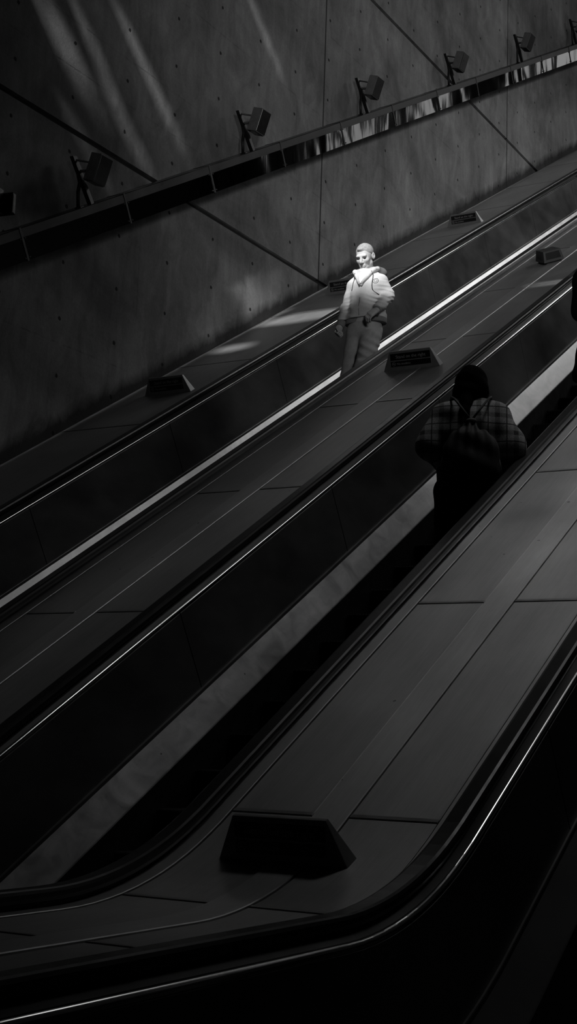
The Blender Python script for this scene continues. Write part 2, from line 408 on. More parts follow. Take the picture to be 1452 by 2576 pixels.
# ------------------------------------------------------------------ cable trunking along the wall
TX = -7.2
troot = empty('cable_trunking', tuple(Vector((TX, 0, ZO)) + u30*9.0 + n30*-.982))
tinv = -(Vector((TX, 0, 0)) + u30*9.0 + n30*-.97)
def tprof(bm, prof, u0, u1):
    rows = [[bm.verts.new(Vector((x, 0, 0)) + u30*u + n30*N + tinv) for x, N in prof] for u in (u0, u1)]
    n = len(prof)
    for k in range(n): bm.faces.new((rows[0][k], rows[0][(k+1)%n], rows[1][(k+1)%n], rows[1][k]))
    bm.faces.new(rows[0][::-1]); bm.faces.new(rows[1])
J0, JS = 10.58, 1.508
for k in range(-4, 12):
    a, b = J0 + JS*k, J0 + JS*(k+1)
    bm = bmesh.new(); tprof(bm, [(WALL, -.97), (TX, -.97), (TX, -.793), (WALL, -.793)], a+.006, b-.006)
    bm_obj('trunking_cover', bm, M['trunk'], troot)
    bm = bmesh.new(); tprof(bm, [(WALL, -.791), (TX+.003, -.791), (TX+.003, -.722), (TX-.002, -.717), (WALL, -.717)], a+.006, b-.006)
    bm_obj('trunking_lid', bm, M['lid'], troot)
    bm = bmesh.new(); tprof(bm, [(WALL, -.974), (TX+.006, -.974), (TX+.006, -.714), (WALL, -.714)], a-.012, a+.012)
    for dd in (-.03, .03):
        for N in (-.80, -.95):
            p = Vector((TX+.003, 0, 0)) + u30*(a+dd) + n30*N + tinv
            add_tube(bm, [p - Vector((.004, 0, 0)), p + Vector((.006, 0, 0))], .006, 6)
    bm_obj('joint_band', bm, M['black_metal'], troot)
tag(troot, 'long dark polished metal trunking climbing the concrete wall under the floodlights', 'trunking')

# ------------------------------------------------------------------ floodlights on the trunking
def make_floodlight():
    root = empty('floodlight')
    # origin: foot of the main strut on top of the trunking, x out of the wall, y up the line
    bm = bmesh.new()
    add_hexa(bm, [(-.02,-.035,-.01),(.02,-.035,-.01),(.02,.022,-.01),(-.02,.022,-.01),(-.055,-.275,.335),(-.02,-.275,.335),(-.02,-.222,.352),(-.055,-.222,.352)])
    bm_obj('strut', bm, M['black_metal'], root)
    bm = bmesh.new(); add_tube(bm, [(-.02,-.165,-.075),(-.022,-.175,.06),(-.03,-.15,.15),(-.034,-.175,.22)], .016, 8)
    bm_obj('rear_leg', bm, M['black_metal'], root, True)
    bm = bmesh.new(); add_box(bm, (0, .03, .005), (.06, .05, .05), Matrix.Rotation(R(30), 3, 'X')); add_box(bm, (-.01, -.155, -.085), (.06, .05, .04), Matrix.Rotation(R(30), 3, 'X'))
    add_box(bm, (0, -.065, -.045), (.05, .17, .018), Matrix.Rotation(R(30), 3, 'X'))
    bm_obj('foot_plate', bm, M['black_metal'], root)
    bm = bmesh.new()
    add_tube(bm, [(-.035,-.245,.315),(.085,-.130,.312)], .008, 8); add_tube(bm, [(-.03,-.19,.235),(.055,-.12,.25)], .012, 8)
    add_tube(bm, [(.062,-.150,.312),(.082,-.132,.312)], .018, 10)
    bm_obj('bracket_arm', bm, M['black_metal'], root)
    h = empty('head', (.112, -.095, .262), (0, R(19), R(-4))); h.parent = root
    bm = bmesh.new(); add_box(bm, (0, 0, 0), (.115, .16, .235)); bevel(bm, .007, 2)
    hs = bm_obj('casing', bm, M['lamp_grey'], root); hs.location = h.location; hs.rotation_euler = h.rotation_euler
    bpy.data.objects.remove(h)
    bm = bmesh.new(); add_box(bm, (.059, 0, 0), (.006, .146, .222)); bevel(bm, .002, 1)
    bm_obj('front_glass', bm, M['lamp_dark'], hs)
    bm = bmesh.new(); add_box(bm, (-.003, 0, -.119), (.098, .145, .006))
    bm_obj('lower_cover', bm, M['lamp_dark'], hs)
    return root
def copy_tree(o, parent=None):
    c = o.copy(); C.objects.link(c); c.parent = parent
    for ch in list(o.children): copy_tree(ch, c)
    return c
FL = make_floodlight()
fl_labels = ['black floodlight nearest the left edge, just below the long dark groove in the wall',
             'dark floodlight second from the left along the trunking, right of the lower groove',
             'grey floodlight third from the left along the trunking, above jagged reflections',
             'grey floodlight standing where the upper wall groove runs down to the trunking',
             'small grey floodlight on the trunking, second from the right frame edge',
             'floodlight at the top right corner, cut by the frame edge']
for k in range(6):
    o = FL if k == 0 else copy_tree(FL)
    y = 9.27 + 2.535*k - .115
    N = -.742; x = -7.24
    o.location = (x, y, T30*y + N/C30 + ZO)
    tag(o, fl_labels[k], 'floodlight', 'floodlights along the trunking')
    # each head is aimed a touch differently
    o.rotation_euler.z = R([2, 0, 0, -1, 0, 1][k])
# the rounded fixture cut by the left edge
fx = empty('wall_fixture', (-7.05, 7.80, 3.93 + ZO))
bm = bmesh.new(); add_box(bm, (0, -.16, 0), (.16, .30, .20), Matrix.Rotation(R(10), 3, 'Z')); bevel(bm, .02, 3); bm_obj('fixture_body', bm, M['lamp_dark'], fx)
bm = bmesh.new(); add_box(bm, (.03, .03, .0), (.17, .06, .165), Matrix.Rotation(R(10), 3, 'Z')); bevel(bm, .018, 3); bm_obj('fixture_front', bm, M['lamp_dark'], fx)
bm = bmesh.new(); add_tube(bm, [(-.05, -.12, 0), (-.34, -.12, -.02)], .03, 10); bm_obj('fixture_bracket', bm, M['black_metal'], fx)
tag(fx, 'black rounded box fixture above the trunking, cut by the left frame edge', 'fixture')

# ------------------------------------------------------------------ deck signs
def text_mesh(s, size, bold=.0):
    cu = bpy.data.curves.new('lettering', 'FONT'); cu.body = s; cu.size = size; cu.extrude = .0006; cu.offset = bold
    ob = bpy.data.objects.new('tmp', cu); C.objects.link(ob)
    dg = bpy.context.evaluated_depsgraph_get(); me = bpy.data.meshes.new_from_object(ob.evaluated_get(dg))
    bpy.data.objects.remove(ob); bpy.data.curves.remove(cu); return me
SW, STW, SH, SD, ST = .475, .345, .142, .072, .018
def make_sign(text=True):
    """origin: middle of the base; x across, y up the slope, z off the deck"""
    root = empty('deck_sign')
    bm = bmesh.new()
    add_hexa(bm, [(-SW/2,-SD/2,-.004),(SW/2,-SD/2,-.004),(SW/2,SD/2,-.004),(-SW/2,SD/2,-.004),
                  (-STW/2,-ST/2,SH),(STW/2,-ST/2,SH),(STW/2,ST/2,SH),(-STW/2,ST/2,SH)])
    bevel(bm, .004, 2); bm_obj('sign_box', bm, M['sign'], root)
    tilt = math.atan2((SD-ST)/2, SH)
    F = Matrix.Translation((0, -SD/2, 0)) @ Matrix.Rotation(math.pi/2 - tilt, 4, 'X')       # local x right, y up the face, z outwards
    def face(nm, bm, m, par=root): 
        bmesh.ops.transform(bm, matrix=F, verts=bm.verts); return bm_obj(nm, bm, m, par)
    pan = []
    for y0, y1 in ((.074, .126), (.026, .066)):
        bm = bmesh.new(); w0 = .168
        add_hexa(bm, [(-w0,y0,0),(w0,y0,0),(w0,y1,0),(-w0,y1,0),(-w0,y0,.0015),(w0,y0,.0015),(w0,y1,.0015),(-w0,y1,.0015)])
        pan.append(face('sign_panel', bm, M['signface']))
    if text:
        for s, sz, x0, y0, par in (('Stand on the right', .0345, -.122, .088, pan[0]), ('No smoking', .0235, -.118, .038, pan[1])):
            me = text_mesh(s, sz, .0004); me.transform(Matrix.Translation((x0, y0, .0022))); me.transform(F); link('lettering', me, M['signtext'], par)
        bm = bmesh.new()                                         # no-smoking roundel: ring, bar, cigarette
        cx, cy, r = -.143, .046, .0155
        for k in range(20):
            a, b = 2*math.pi*k/20, 2*math.pi*(k+1)/20
            bm.faces.new([bm.verts.new((cx+q*math.cos(t), cy+q*math.sin(t), .0024)) for q, t in ((r*.76, a), (r, a), (r, b), (r*.76, b))])
        for (px, py, L, W, an) in ((cx, cy, r*1.8, r*.22, R(-45)), (cx, cy-.001, r*1.2, r*.26, 0)):
            c_, s_ = math.cos(an), math.sin(an)
            bm.faces.new([bm.verts.new((px + a*c_ - b*s_, py + a*s_ + b*c_, .0025)) for a, b in ((-L/2,-W/2),(L/2,-W/2),(L/2,W/2),(-L/2,W/2))])
        face('no_smoking_symbol', bm, M['signtext'], pan[1])
    return root
def place_on_deck(o, x, s, yaw=0, d=0.003):
    p = pt(x, d, s); o.location = (p.x, p.y, p.z + ZO)
    y, z, ny, nz = path(s); o.rotation_euler = (math.atan2(-ny, nz), 0, 0)
    if yaw: o.rotation_euler = (Matrix.Rotation(math.atan2(-ny, nz), 3, 'X') @ Matrix.Rotation(yaw, 3, 'Z')).to_euler()
sg = make_sign(True)
place_on_deck(sg, -4.585, 10.02); tag(sg, 'dark Stand on the right sign on the middle deck, left of the plaid jacket', 'sign', 'deck signs')
o = copy_tree(sg); place_on_deck(o, -6.90, 10.08); tag(o, 'dark deck sign reading Stand on the right, on the wall-side deck at left', 'sign', 'deck signs')
o = copy_tree(sg); place_on_deck(o, -6.90, 17.50); tag(o, 'pale-framed lit deck sign high on the wall-side deck, at upper right', 'sign', 'deck signs')
o = copy_tree(sg); place_on_deck(o, -6.90, 13.78); tag(o, 'deck sign half hidden behind the sunlit man\'s arm', 'sign', 'deck signs')
sg2 = make_sign(True); place_on_deck(sg2, -2.345, 3.42); tag(sg2, 'large black deck sign silhouetted on the foreground deck where it begins to curve', 'sign', 'deck signs')
# small yawed control box near the top of the middle deck
bx = empty('control_box')
bm = bmesh.new(); add_hexa(bm, [(-.105,-.125,.016),(.105,-.125,.016),(.105,.125,.016),(-.105,.125,.016),(-.088,-.10,.125),(.088,-.10,.125),(.088,.11,.125),(-.088,.11,.125)])
bevel(bm, .006, 2); bm_obj('box_shell', bm, M['box'], bx)
bm = bmesh.new(); add_hexa(bm, [(-.085,-.105,-.004),(.085,-.105,-.004),(.085,.105,-.004),(-.085,.105,-.004),(-.085,-.105,.018),(.085,-.105,.018),(.085,.105,.018),(-.085,.105,.018)]); bm_obj('box_foot', bm, M['black_metal'], bx)
F = Matrix.Translation((0, -.1255, .016)) @ Matrix.Rotation(math.pi/2 - math.atan2(.025, .109), 4, 'X')
bm = bmesh.new(); add_hexa(bm, [(-.078,.026,0),(.078,.026,0),(.070,.094,0),(-.070,.094,0),(-.078,.026,.002),(.078,.026,.002),(.070,.094,.002),(-.070,.094,.002)])
bmesh.ops.transform(bm, matrix=F, verts=bm.verts); bm_obj('front_window', bm, M['signface'], bx)
F = Matrix.Translation((-.1055, 0, .016)) @ Matrix.Rotation(-math.pi/2, 4, 'Z') @ Matrix.Rotation(math.pi/2 - math.atan2(.017, .109), 4, 'X')
bm = bmesh.new(); add_hexa(bm, [(-.07,.028,0),(.07,.028,0),(.058,.10,0),(-.058,.10,0),(-.07,.028,.002),(.07,.028,.002),(.058,.10,.002),(-.058,.10,.002)])
bmesh.ops.transform(bm, matrix=F, verts=bm.verts); bm_obj('side_window', bm, M['signface'], bx)
place_on_deck(bx, -4.65, 13.85, R(38)); tag(bx, 'small dark box with a recessed window, turned askew near the top of the middle deck', 'box')

# ------------------------------------------------------------------ people: smooth distance fields meshed with surface nets
def V3(*a): return np.array(a, np.float32)
def s_cap(P, a, b, ra, rb=None):
    rb = ra if rb is None else rb
    a = V3(*a); b = V3(*b); d = b - a; t = np.clip(((P - a) @ d)/max(1e-9, float(d @ d)), 0, 1)
    return np.linalg.norm(P - a - t[:, None]*d, axis=1) - (ra + (rb-ra)*t)
def s_ell(P, c, r, rot=None):
    q = P - V3(*c)
    if rot is not None: q = q @ np.array(rot, np.float32)          # rot columns = local axes
    r = V3(*r); k0 = np.linalg.norm(q/r, axis=1); k1 = np.linalg.norm(q/(r*r), axis=1)
    return np.where(k1 > 1e-9, k0*(k0-1)/np.maximum(k1, 1e-9), -r.min())
def s_box(P, c, h, r=0., rot=None):
    q = P - V3(*c)
    if rot is not None: q = q @ np.array(rot, np.float32)
    q = np.abs(q) - V3(*h) + r
    return np.linalg.norm(np.maximum(q, 0), axis=1) + np.minimum(q.max(axis=1), 0) - r
def su(a, b, k):
    h = np.clip(.5 + .5*(b-a)/k, 0, 1); return b*(1-h) + a*h - k*h*(1-h)
def ss_(a, b, k): return -su(-a, b, k)                              # a minus b
def si(a, b, k): return -su(-a, -b, k)                              # intersection
def union(L, k):
    d = L[0]
    for e in L[1:]: d = su(d, e, k)
    return d
def rotm(ax, deg): return np.array(Matrix.Rotation(R(deg), 3, ax))
def surf_net(fn, lo, hi, h, name, m, parent=None, smooth=True):
    lo = np.array(lo, np.float32); n = np.ceil((np.array(hi) - lo)/h).astype(int) + 1
    B = 8; nb = np.ceil(n/B).astype(int); n = nb*B
    phi = np.empty(n, np.float32)
    bi = np.stack(np.meshgrid(*[np.arange(k) for k in nb], indexing='ij'), -1).reshape(-1, 3)
    cen = lo + (bi*B + (B-1)/2)*h; dc = fn(cen.astype(np.float32)); act = np.abs(dc) < h*B*1.25
    P4 = phi.reshape(nb[0], B, nb[1], B, nb[2], B).transpose(0, 2, 4, 1, 3, 5)
    full = np.where(dc < 0, -1., 1.).astype(np.float32).reshape(nb)
    blocks = np.repeat(full.reshape(-1), B**3).reshape(-1, B**3)
    off = np.stack(np.meshgrid(*[np.arange(B)]*3, indexing='ij'), -1).reshape(-1, 3)
    ids = np.nonzero(act)[0]
    for c in range(0, len(ids), 400):
        I = ids[c:c+400]; pts = lo + (bi[I][:, None, :]*B + off[None])*h
        blocks[I] = fn(pts.reshape(-1, 3).astype(np.float32)).reshape(len(I), -1)
    phi = blocks.reshape(nb[0], nb[1], nb[2], B, B, B).transpose(0, 3, 1, 4, 2, 5).reshape(n)
    s = phi < 0
    cs = [(i, j, k) for i in (0, 1) for j in (0, 1) for k in (0, 1)]
    sl = lambda c, a: a[c[0]:n[0]-1+c[0], c[1]:n[1]-1+c[1], c[2]:n[2]-1+c[2]]
    cnt = sum(sl(c, s).astype(np.int8) for c in cs); cell = (cnt > 0) & (cnt < 8)
    ci = np.argwhere(cell); vid = -np.ones(cell.shape, np.int64); vid[cell] = np.arange(len(ci))
    acc = np.zeros((len(ci), 3)); w = np.zeros(len(ci))
    val = {c: phi[ci[:, 0]+c[0], ci[:, 1]+c[1], ci[:, 2]+c[2]] for c in cs}
    for a in cs:
        for ax in range(3):
            if a[ax] == 0:
                b = list(a); b[ax] = 1; b = tuple(b); va, vb = val[a], val[b]; x = (va < 0) != (vb < 0)
                t = np.where(x, va/np.where(np.abs(va-vb) < 1e-9, 1, va-vb), 0)
                p = np.repeat(np.array(a, float)[None], len(ci), 0); p[:, ax] = t
                acc += p*x[:, None]; w += x
    verts = lo + (ci + acc/np.maximum(w, 1)[:, None])*h
    F = []
    for ax in range(3):
        u, v = (ax+1) % 3, (ax+2) % 3
        sa = [slice(1, -1)]*3; sa[ax] = slice(0, -1); sb = list(sa); sb[ax] = slice(1, None)
        A = s[tuple(sa)]; Bs = s[tuple(sb)]; e = np.argwhere(A != Bs); 
        o0 = np.ones(3, int); o0[ax] = 0; e = e + o0
        fl = s[e[:, 0], e[:, 1], e[:, 2]]
        def gid(du, dv):
            q = e.copy(); q[:, u] -= du; q[:, v] -= dv; return vid[q[:, 0], q[:, 1], q[:, 2]]
        quad = np.stack([gid(1, 1), gid(0, 1), gid(0, 0), gid(1, 0)], 1)
        quad[~fl] = quad[~fl][:, ::-1]; F.append(quad)
    F = np.concatenate(F); F = F[(F >= 0).all(1)]
    me = bpy.data.meshes.new(name); me.from_pydata(verts.tolist(), [], F.tolist()); me.update()
    return link(name, me, m, parent, smooth)

def hand_parts(P, wrist, knuck, palm_n, side, curl, L=.085, r=.0085):
    """palm from wrist to knuckles, four fingers bending towards palm_n, thumb leaving the side of the palm"""
    w, k = V3(*wrist), V3(*knuck); d = (k-w)/np.linalg.norm(k-w); pn = V3(*palm_n); pn = pn - d*(pn @ d); pn /= np.linalg.norm(pn)
    sd = np.cross(d, pn)*side                                       # towards the thumb
    ds = [s_cap(P, w + sd*q*.55, k + sd*q, .017, .0135) for q in (-.027, -.009, .009, .027)]
    out = union(ds, .014)
    for q, ln in ((-.030, .74), (-.010, .95), (.010, 1.0), (.029, .9)):
        p = k + sd*q; dirv = d.copy(); ang = 0
        for seg, f in enumerate((.46, .32, .24)):
            ang += curl[seg]; dv = d*math.cos(R(ang)) + pn*math.sin(R(ang)); p2 = p + dv*L*ln*f
            out = su(out, s_cap(P, p, p2, r*(1-.08*seg), r*(.92-.08*seg)), .004); p = p2
    t0 = w + d*.02 + sd*.028; t1 = t0 + (d*.6 + sd*.55 + pn*.45)*.042; t2 = t1 + (d*.75 - sd*.15 + pn*.6)*.034
    return su(out, su(s_cap(P, t0, t1, .014, .011), s_cap(P, t1, t2, .0105, .008), .006), .01)

class Head:
    """head field in its own frame: face looks along -y, origin mid-head"""
    def __init__(s, c, tilt, yaw, k=1.0, roll=0):
        s.c = V3(*c); s.k = k
        s.M = np.array((Matrix.Rotation(R(yaw), 3, 'Z') @ Matrix.Rotation(R(roll), 3, 'Y') @ Matrix.Rotation(R(tilt), 3, 'X')), np.float32)
    def loc(s, P): return ((P - s.c) @ s.M)/s.k
    def wld(s, q): return s.c + s.M @ (V3(*q)*s.k)
    def skull(s, q): return s_ell(q, (0, .012, .032), (.076, .096, .086))
    def field(s, P):
        q = s.loc(P)
        d = s.skull(q)
        d = su(d, s_ell(q, (0, -.028, -.028), (.060, .068, .088)), .03)
        d = su(d, s_cap(q, (-.046, -.005, -.062), (-.012, -.070, -.103), .024, .017), .02)
        d = su(d, s_cap(q, (.046, -.005, -.062), (.012, -.070, -.103), .024, .017), .02)
        d = su(d, s_cap(q, (-.038, -.084, .016), (.038, -.084, .016), .0125), .012)                 # brow ridge
        for sx in (-1, 1):
            d = su(d, s_ell(q, (sx*.038, -.066, -.028), (.022, .018, .018)), .02)                 # cheekbone
            d = ss_(d, s_ell(q, (sx*.031, -.098, -.005), (.020, .022, .013)), .008)
            d = su(d, s_ell(q, (sx*.031, -.078, -.004), (.0125, .0115, .0115)), .003)
            d = su(d, s_cap(q, (sx*.019, -.086, -.0005), (sx*.043, -.080, -.002), .0042), .003)   # lid
            ear = s_ell(q, (sx*.080, .014, -.004), (.011, .021, .032), rotm('Z', -sx*22))
            ear = ss_(ear, s_ell(q, (sx*.090, .008, .0), (.008, .012, .020)), .006); d = su(d, ear, .006)
        d = su(d, s_cap(q, (0, -.089, .006), (0, -.113, -.038), .0075, .0125), .010)               # nose
        for sx in (-1, 1): d = su(d, s_ell(q, (sx*.012, -.100, -.043), (.009, .010, .008)), .006)
        d = su(d, s_ell(q, (0, -.082, -.074), (.028, .018, .020)), .012)
        d = su(d, s_cap(q, (-.019, -.094, -.068), (.019, -.094, -.068), .0055), .006)
        d = su(d, s_cap(q, (-.016, -.093, -.082), (.016, -.093, -.082), .0065), .006)
        d = ss_(d, s_cap(q, (-.022, -.101, -.075), (.022, -.101, -.075), .0022), .003)
        d = ss_(d, s_ell(q, (0, -.103, -.093), (.02, .008, .006)), .008)
        d = su(d, s_ell(q, (0, -.083, -.107), (.020, .014, .014)), .014)                            # chin
        return d*s.k

def limbs(P, J, r, k):                                              # chain of tapered capsules
    return union([s_cap(P, J[i], J[i+1], r[i], r[i+1]) for i in range(len(J)-1)], k)

class Figure:
    def __init__(s, J, head, arms_hand, female=False):
        s.J = J; s.head = head; s.hands = arms_hand; s.f = female
    def torso(s, P, g=0.):
        J = s.J
        d = s_ell(P, J['chest'], (.155+g, .112+g, .20+g))
        d = su(d, s_ell(P, J['belly'], (.142+g, .108+g, .17+g)), .06)
        d = su(d, s_ell(P, J['pelvis'], (.145+g, .118+g, .125+g)), .06)
        d = su(d, s_cap(P, J['shR'], J['shL'], .058+g), .06)
        return d
    def arm(s, P, S, g=0., upto=1.):
        J = s.J; return limbs(P, [J['sh'+S], J['el'+S], J['wr'+S]], [.055+g, .043+g, .027+g], .03)
    def leg(s, P, S, g=0.):
        J = s.J; return limbs(P, [J['hip'+S], J['kn'+S], J['an'+S]], [.088+g, .060+g, .040+g], .03)
    def foot(s, P, S, g=0.):
        J = s.J; a = V3(*J['an'+S]); f = V3(*J['toe'+S]); return su(s_cap(P, a - V3(0, 0, .03), f, .038+g, .030+g), s_cap(P, a, a - V3(0, 0, .035), .038+g, .036+g), .02)
    def body(s, P):
        J = s.J; d = s.torso(P)
        for S in 'RL': d = su(d, s.arm(P, S), .04); d = su(d, s.leg(P, S), .04); d = su(d, s.foot(P, S), .02)
        d = su(d, s_cap(P, J['neck'], s.head.wld((0, .022, -.06)), .060, .054), .03)
        d = su(d, s.head.field(P), .012)
        for h in s.hands: d = su(d, hand_parts(P, **h), .012)
        return d

def fold_noise(P, a, f, seed=0):
    """cloth creases: a few warped sine ridges"""
    x, y, z = P[:, 0], P[:, 1], P[:, 2]; s = seed
    w = np.sin(7*x+s) + .8*np.sin(9*y-1.3*s) + .6*np.sin(6*z+2*s)
    return a*(np.sin(f*(z + .35*x*np.cos(s) + .3*y) + 1.6*w)*.6 + np.sin(f*.57*(z*.6 + x - .5*y) + 2.1*w + s)*.4)

# ---- the sunlit man, stepping down towards us
def make_man():
    J = dict(chest=(0, .005, 1.215), belly=(0, -.012, 1.05), pelvis=(0, .0, .90), shR=(-.128, .005, 1.318), shL=(.138, .005, 1.322), neck=(0, .015, 1.36),
             elR=(-.192, -.005, 1.105), wrR=(-.206, -.095, .930), elL=(.188, .045, 1.20), wrL=(.192, -.165, 1.015),
             hipR=(-.092, 0, .875), knR=(-.118, -.05, .47), anR=(-.115, .0, .075), toeR=(-.125, -.15, .032),
             hipL=(.060, 0, .875), knL=(.092, -.185, .50), anL=(.125, -.19, .02), toeL=(.135, -.34, -.06))
    head = Head((-.004, -.045, 1.562), 26, 2, .96)
    hands = [dict(wrist=(-.206, -.100, .920), knuck=(-.220, -.125, .853), palm_n=(.9, -.1, .1), side=1, curl=(62, 80, 60)),
             dict(wrist=(.188, -.175, 1.005), knuck=(.146, -.210, .962), palm_n=(-.05, .9, -.45), side=-1, curl=(28, 38, 28))]
    F = Figure(J, head, hands)
    me = surf_net(F.body, (-.36, -.42, -.12), (.36, .22, 1.74), .0045, 'person', M['skin'])
    # eyes sit in the body's sockets
    for sx in (-1, 1):
        surf_net(lambda P: s_ell(head.loc(P), (sx*.031, -.0835, -.005), (.0125, .0075, .0085))*head.k, head.wld((sx*.031, -.084, -.005)) - .016, head.wld((sx*.031, -.084, -.005)) + .016, .0018, 'eye', M['eye'], me)
    def hair(P):
        q = head.loc(P); d = s_ell(q, (0, .016, .036), (.0805, .0985, .0875)) + fold_noise(q*6, .0006, 30)
        # hairline: above the forehead, behind the temples, down to the nape
        cut = np.maximum(-(q[:, 2] - .055 + 1.15*np.clip(q[:, 1] + .062, 0, .2) + .9*np.clip(np.abs(q[:, 0]) - .05, 0, 1)*0), q[:, 1]*-1 - .092)
        cut = np.maximum(cut, .035 - q[:, 2] - 1.0*np.clip(q[:, 1] + .03, 0, .085))
        tuft = s_ell(q, (-.006, -.072, .078), (.026, .016, .014))
        return su(si(d, cut, .006), tuft, .02)*head.k
    c = head.c; surf_net(hair, c - .16, c + .16, .004, 'hair', M['hair_fair'], me)
    # hoodie: body, sleeves, soft folds at elbows and waist
    def trunk(P):
        t = s_ell(P, (.003, .005, 1.215), (.160, .126, .20)); t = su(t, s_ell(P, (0, -.018, 1.045), (.158, .134, .165)), .06)
        t = su(t, s_cap(P, (-.080, .0, .965), (.078, .0, .985), .118), .05)
        return su(su(t, s_cap(P, J['shR'], J['shL'], .058), .06), s_cap(P, (-.05, .01, 1.385), (.05, .01, 1.385), .05), .08)
    def crease(P, a, f, s):                                                       # sharp-crested folds
        w = P[:, 2] + .4*np.sin(s)*P[:, 0] + .35*np.cos(s)*P[:, 1] + .018*np.sin(17*P[:, 0]+s) + .014*np.sin(23*P[:, 1]-s)
        return a*(np.abs(np.sin(f*w)) - .6)
    def hoodie(P):
        d = trunk(P)
        for S in 'RL': d = su(d, limbs(P, [J['sh'+S], J['el'+S], J['wr'+S]], [.063, .056, .043], .03), .03)
        z = P[:, 2]
        amp = .0035 + .004*np.exp(-((z-1.03)/.10)**2)
        d = d + fold_noise(P, 1., 58, 1.3)*amp
        for e, s_ in ((J['elR'], .4), (J['elL'], 2.2)):
            q = np.linalg.norm(P - V3(*e) - V3(0, -.02, -.03), axis=1); d = d + crease(P, 1., 78, s_)*.009*np.exp(-(q/.12)**2)
        d = d + crease(P, 1., 40, 1.1)*.006*np.exp(-((z-1.0)/.06)**2)*np.clip(.6 + 3*np.abs(P[:, 0]), 0, 1)
        # diagonal pull lines from the left elbow across the waist
        d = d + .006*np.exp(-((P[:, 0]-.15)/.09)**2 - ((z-1.12)/.07)**2)*np.sin((z + .35*P[:, 0])*150)
        d = np.maximum(d, .985 + .04*P[:, 1] - z)                                    # hem
        d = si(d, -(s_cap(P, (0, -.02, 1.42), (0, -.07, 1.9), .078, .3)), .012)       # neck opening
        vv = np.maximum(1.268 + 1.55*np.abs(P[:, 0]) - z, P[:, 1] + .03)                 # V at the throat
        d = np.maximum(d, -vv*.55)
        for S in 'RL':                                                                # cuffs
            w = V3(*J['wr'+S]); e = V3(*J['el'+S]); ax = (w-e)/np.linalg.norm(w-e); near = np.linalg.norm(P-w, axis=1) < .12
            d = np.where(near, np.maximum(d, (P - w) @ ax - .002), d)
        return d
    hd = surf_net(hoodie, (-.36, -.33, .86), (.36, .20, 1.48), .0045, 'hoodie', M['hoodie'], me)
    def hood(P):                                                                      # folded hood behind and beside the neck
        x, y, z = P[:, 0], P[:, 1], P[:, 2]
        d = union([s_cap(P, (-.085, .02, 1.445), (-.10, .085, 1.43), .034), s_cap(P, (-.10, .085, 1.43), (.10, .085, 1.43), .048), s_cap(P, (.10, .085, 1.43), (.09, .02, 1.445), .034)], .03)
        return su(d, s_ell(P, (0, .13, 1.36), (.12, .05, .09)), .04) + fold_noise(P, .003, 60, .4)
    surf_net(hood, (-.2, -.08, 1.22), (.2, .22, 1.52), .005, 'hood', M['hoodlining'], hd)
    def collar(P):                                                                    # the hood's front edges running down to the chest
        L = []
        for sx in (-1, 1): L += [s_cap(P, (sx*.098, .03, 1.455), (sx*.092, -.055, 1.425), .024, .022), s_cap(P, (sx*.092, -.055, 1.425), (sx*.012, -.136, 1.285), .021, .010)]
        return union(L, .012) + fold_noise(P, .0015, 90, 2.)
    surf_net(collar, (-.16, -.18, 1.25), (.16, .08, 1.50), .004, 'hood_edge', M['hoodie'], hd)
    def rib(P):
        d = s_cap(P, (-.078, .0, .97), (.076, .0, .97), .117); zz = P[:, 2] - .04*P[:, 1]
        return np.maximum(np.maximum(d, .945 - zz), zz - .998) + .0012*np.sin(np.arctan2(P[:, 1], P[:, 0])*110)
    surf_net(rib, (-.26, -.16, .88), (.26, .16, 1.03), .004, 'waistband', M['hoodrib'], hd)
    for S in 'RL':
        w = V3(*J['wr'+S]); e = V3(*J['el'+S]); ax = (w-e)/np.linalg.norm(w-e)
        surf_net(lambda P: np.maximum(s_cap(P, w - ax*.045, w + ax*.02, .041, .036), np.maximum((P-w) @ ax - .014, -((P-w) @ ax) - .045)), w - .07, w + .07, .004, 'cuff', M['hoodrib'], hd)
    def on(x, z, off=.001):
        ys = np.linspace(-.26, .05, 312); f = np.minimum(hoodie(np.stack([np.full(312, x), ys, np.full(312, z)], 1).astype(np.float32)), collar(np.stack([np.full(312, x), ys, np.full(312, z)], 1).astype(np.float32)))
        k = int(np.argmax(f < 0)) if (f < 0).any() else 156
        return (x, float(ys[k]) - off, z)
    for pts in ([(-.078, 1.405), (-.082, 1.38), (-.088, 1.35), (-.093, 1.32), (-.097, 1.29), (-.101, 1.265), (-.106, 1.245)], [(.086, 1.405), (.092, 1.375), (.095, 1.34), (.096, 1.305), (.097, 1.27), (.100, 1.24), (.104, 1.225)]):
        bm = bmesh.new(); add_tube(bm, [on(x, z) for x, z in pts], .0042, 8); bm_obj('drawstring', bm, M['cord'], hd, True)
    bm = bmesh.new(); add_tube(bm, [on(x, z, -.001) for x, z in ((.104, 1.225), (.118, 1.208), (.134, 1.198), (.150, 1.185))], .004, 8); bm_obj('sleeve_seam', bm, M['cord'], hd, True)
    bm = bmesh.new()
    for q, w_ in ((.023, .0028), (.012, .0022)): add_tube(bm, [on(.122 + q*math.cos(t), 1.312 + q*math.sin(t), .0) for t in [2*math.pi*k/24 for k in range(25)]], w_, 6)
    bm_obj('chest_badge', bm, M['hoodlining'], hd, True)
    bm = bmesh.new(); add_tube(bm, [on(.0, z, .0) for z in (1.16, 1.12, 1.08, 1.04, 1.01, .99)], .003, 6); bm_obj('zip', bm, M['hoodrib'], hd, True)
    def tee(P):
        d = su(trunk(P) + .009, s_cap(P, (0, .0, 1.36), (0, -.020, 1.428), .082, .071), .025)
        d = si(d, -(s_cap(P, (0, -.02, 1.438), (0, -.075, 1.8), .062, .2)), .006) + fold_noise(P, .0015, 50, 3)
        return np.maximum(np.maximum(d, 1.20 - P[:, 2]), np.abs(P[:, 0]) - .14)
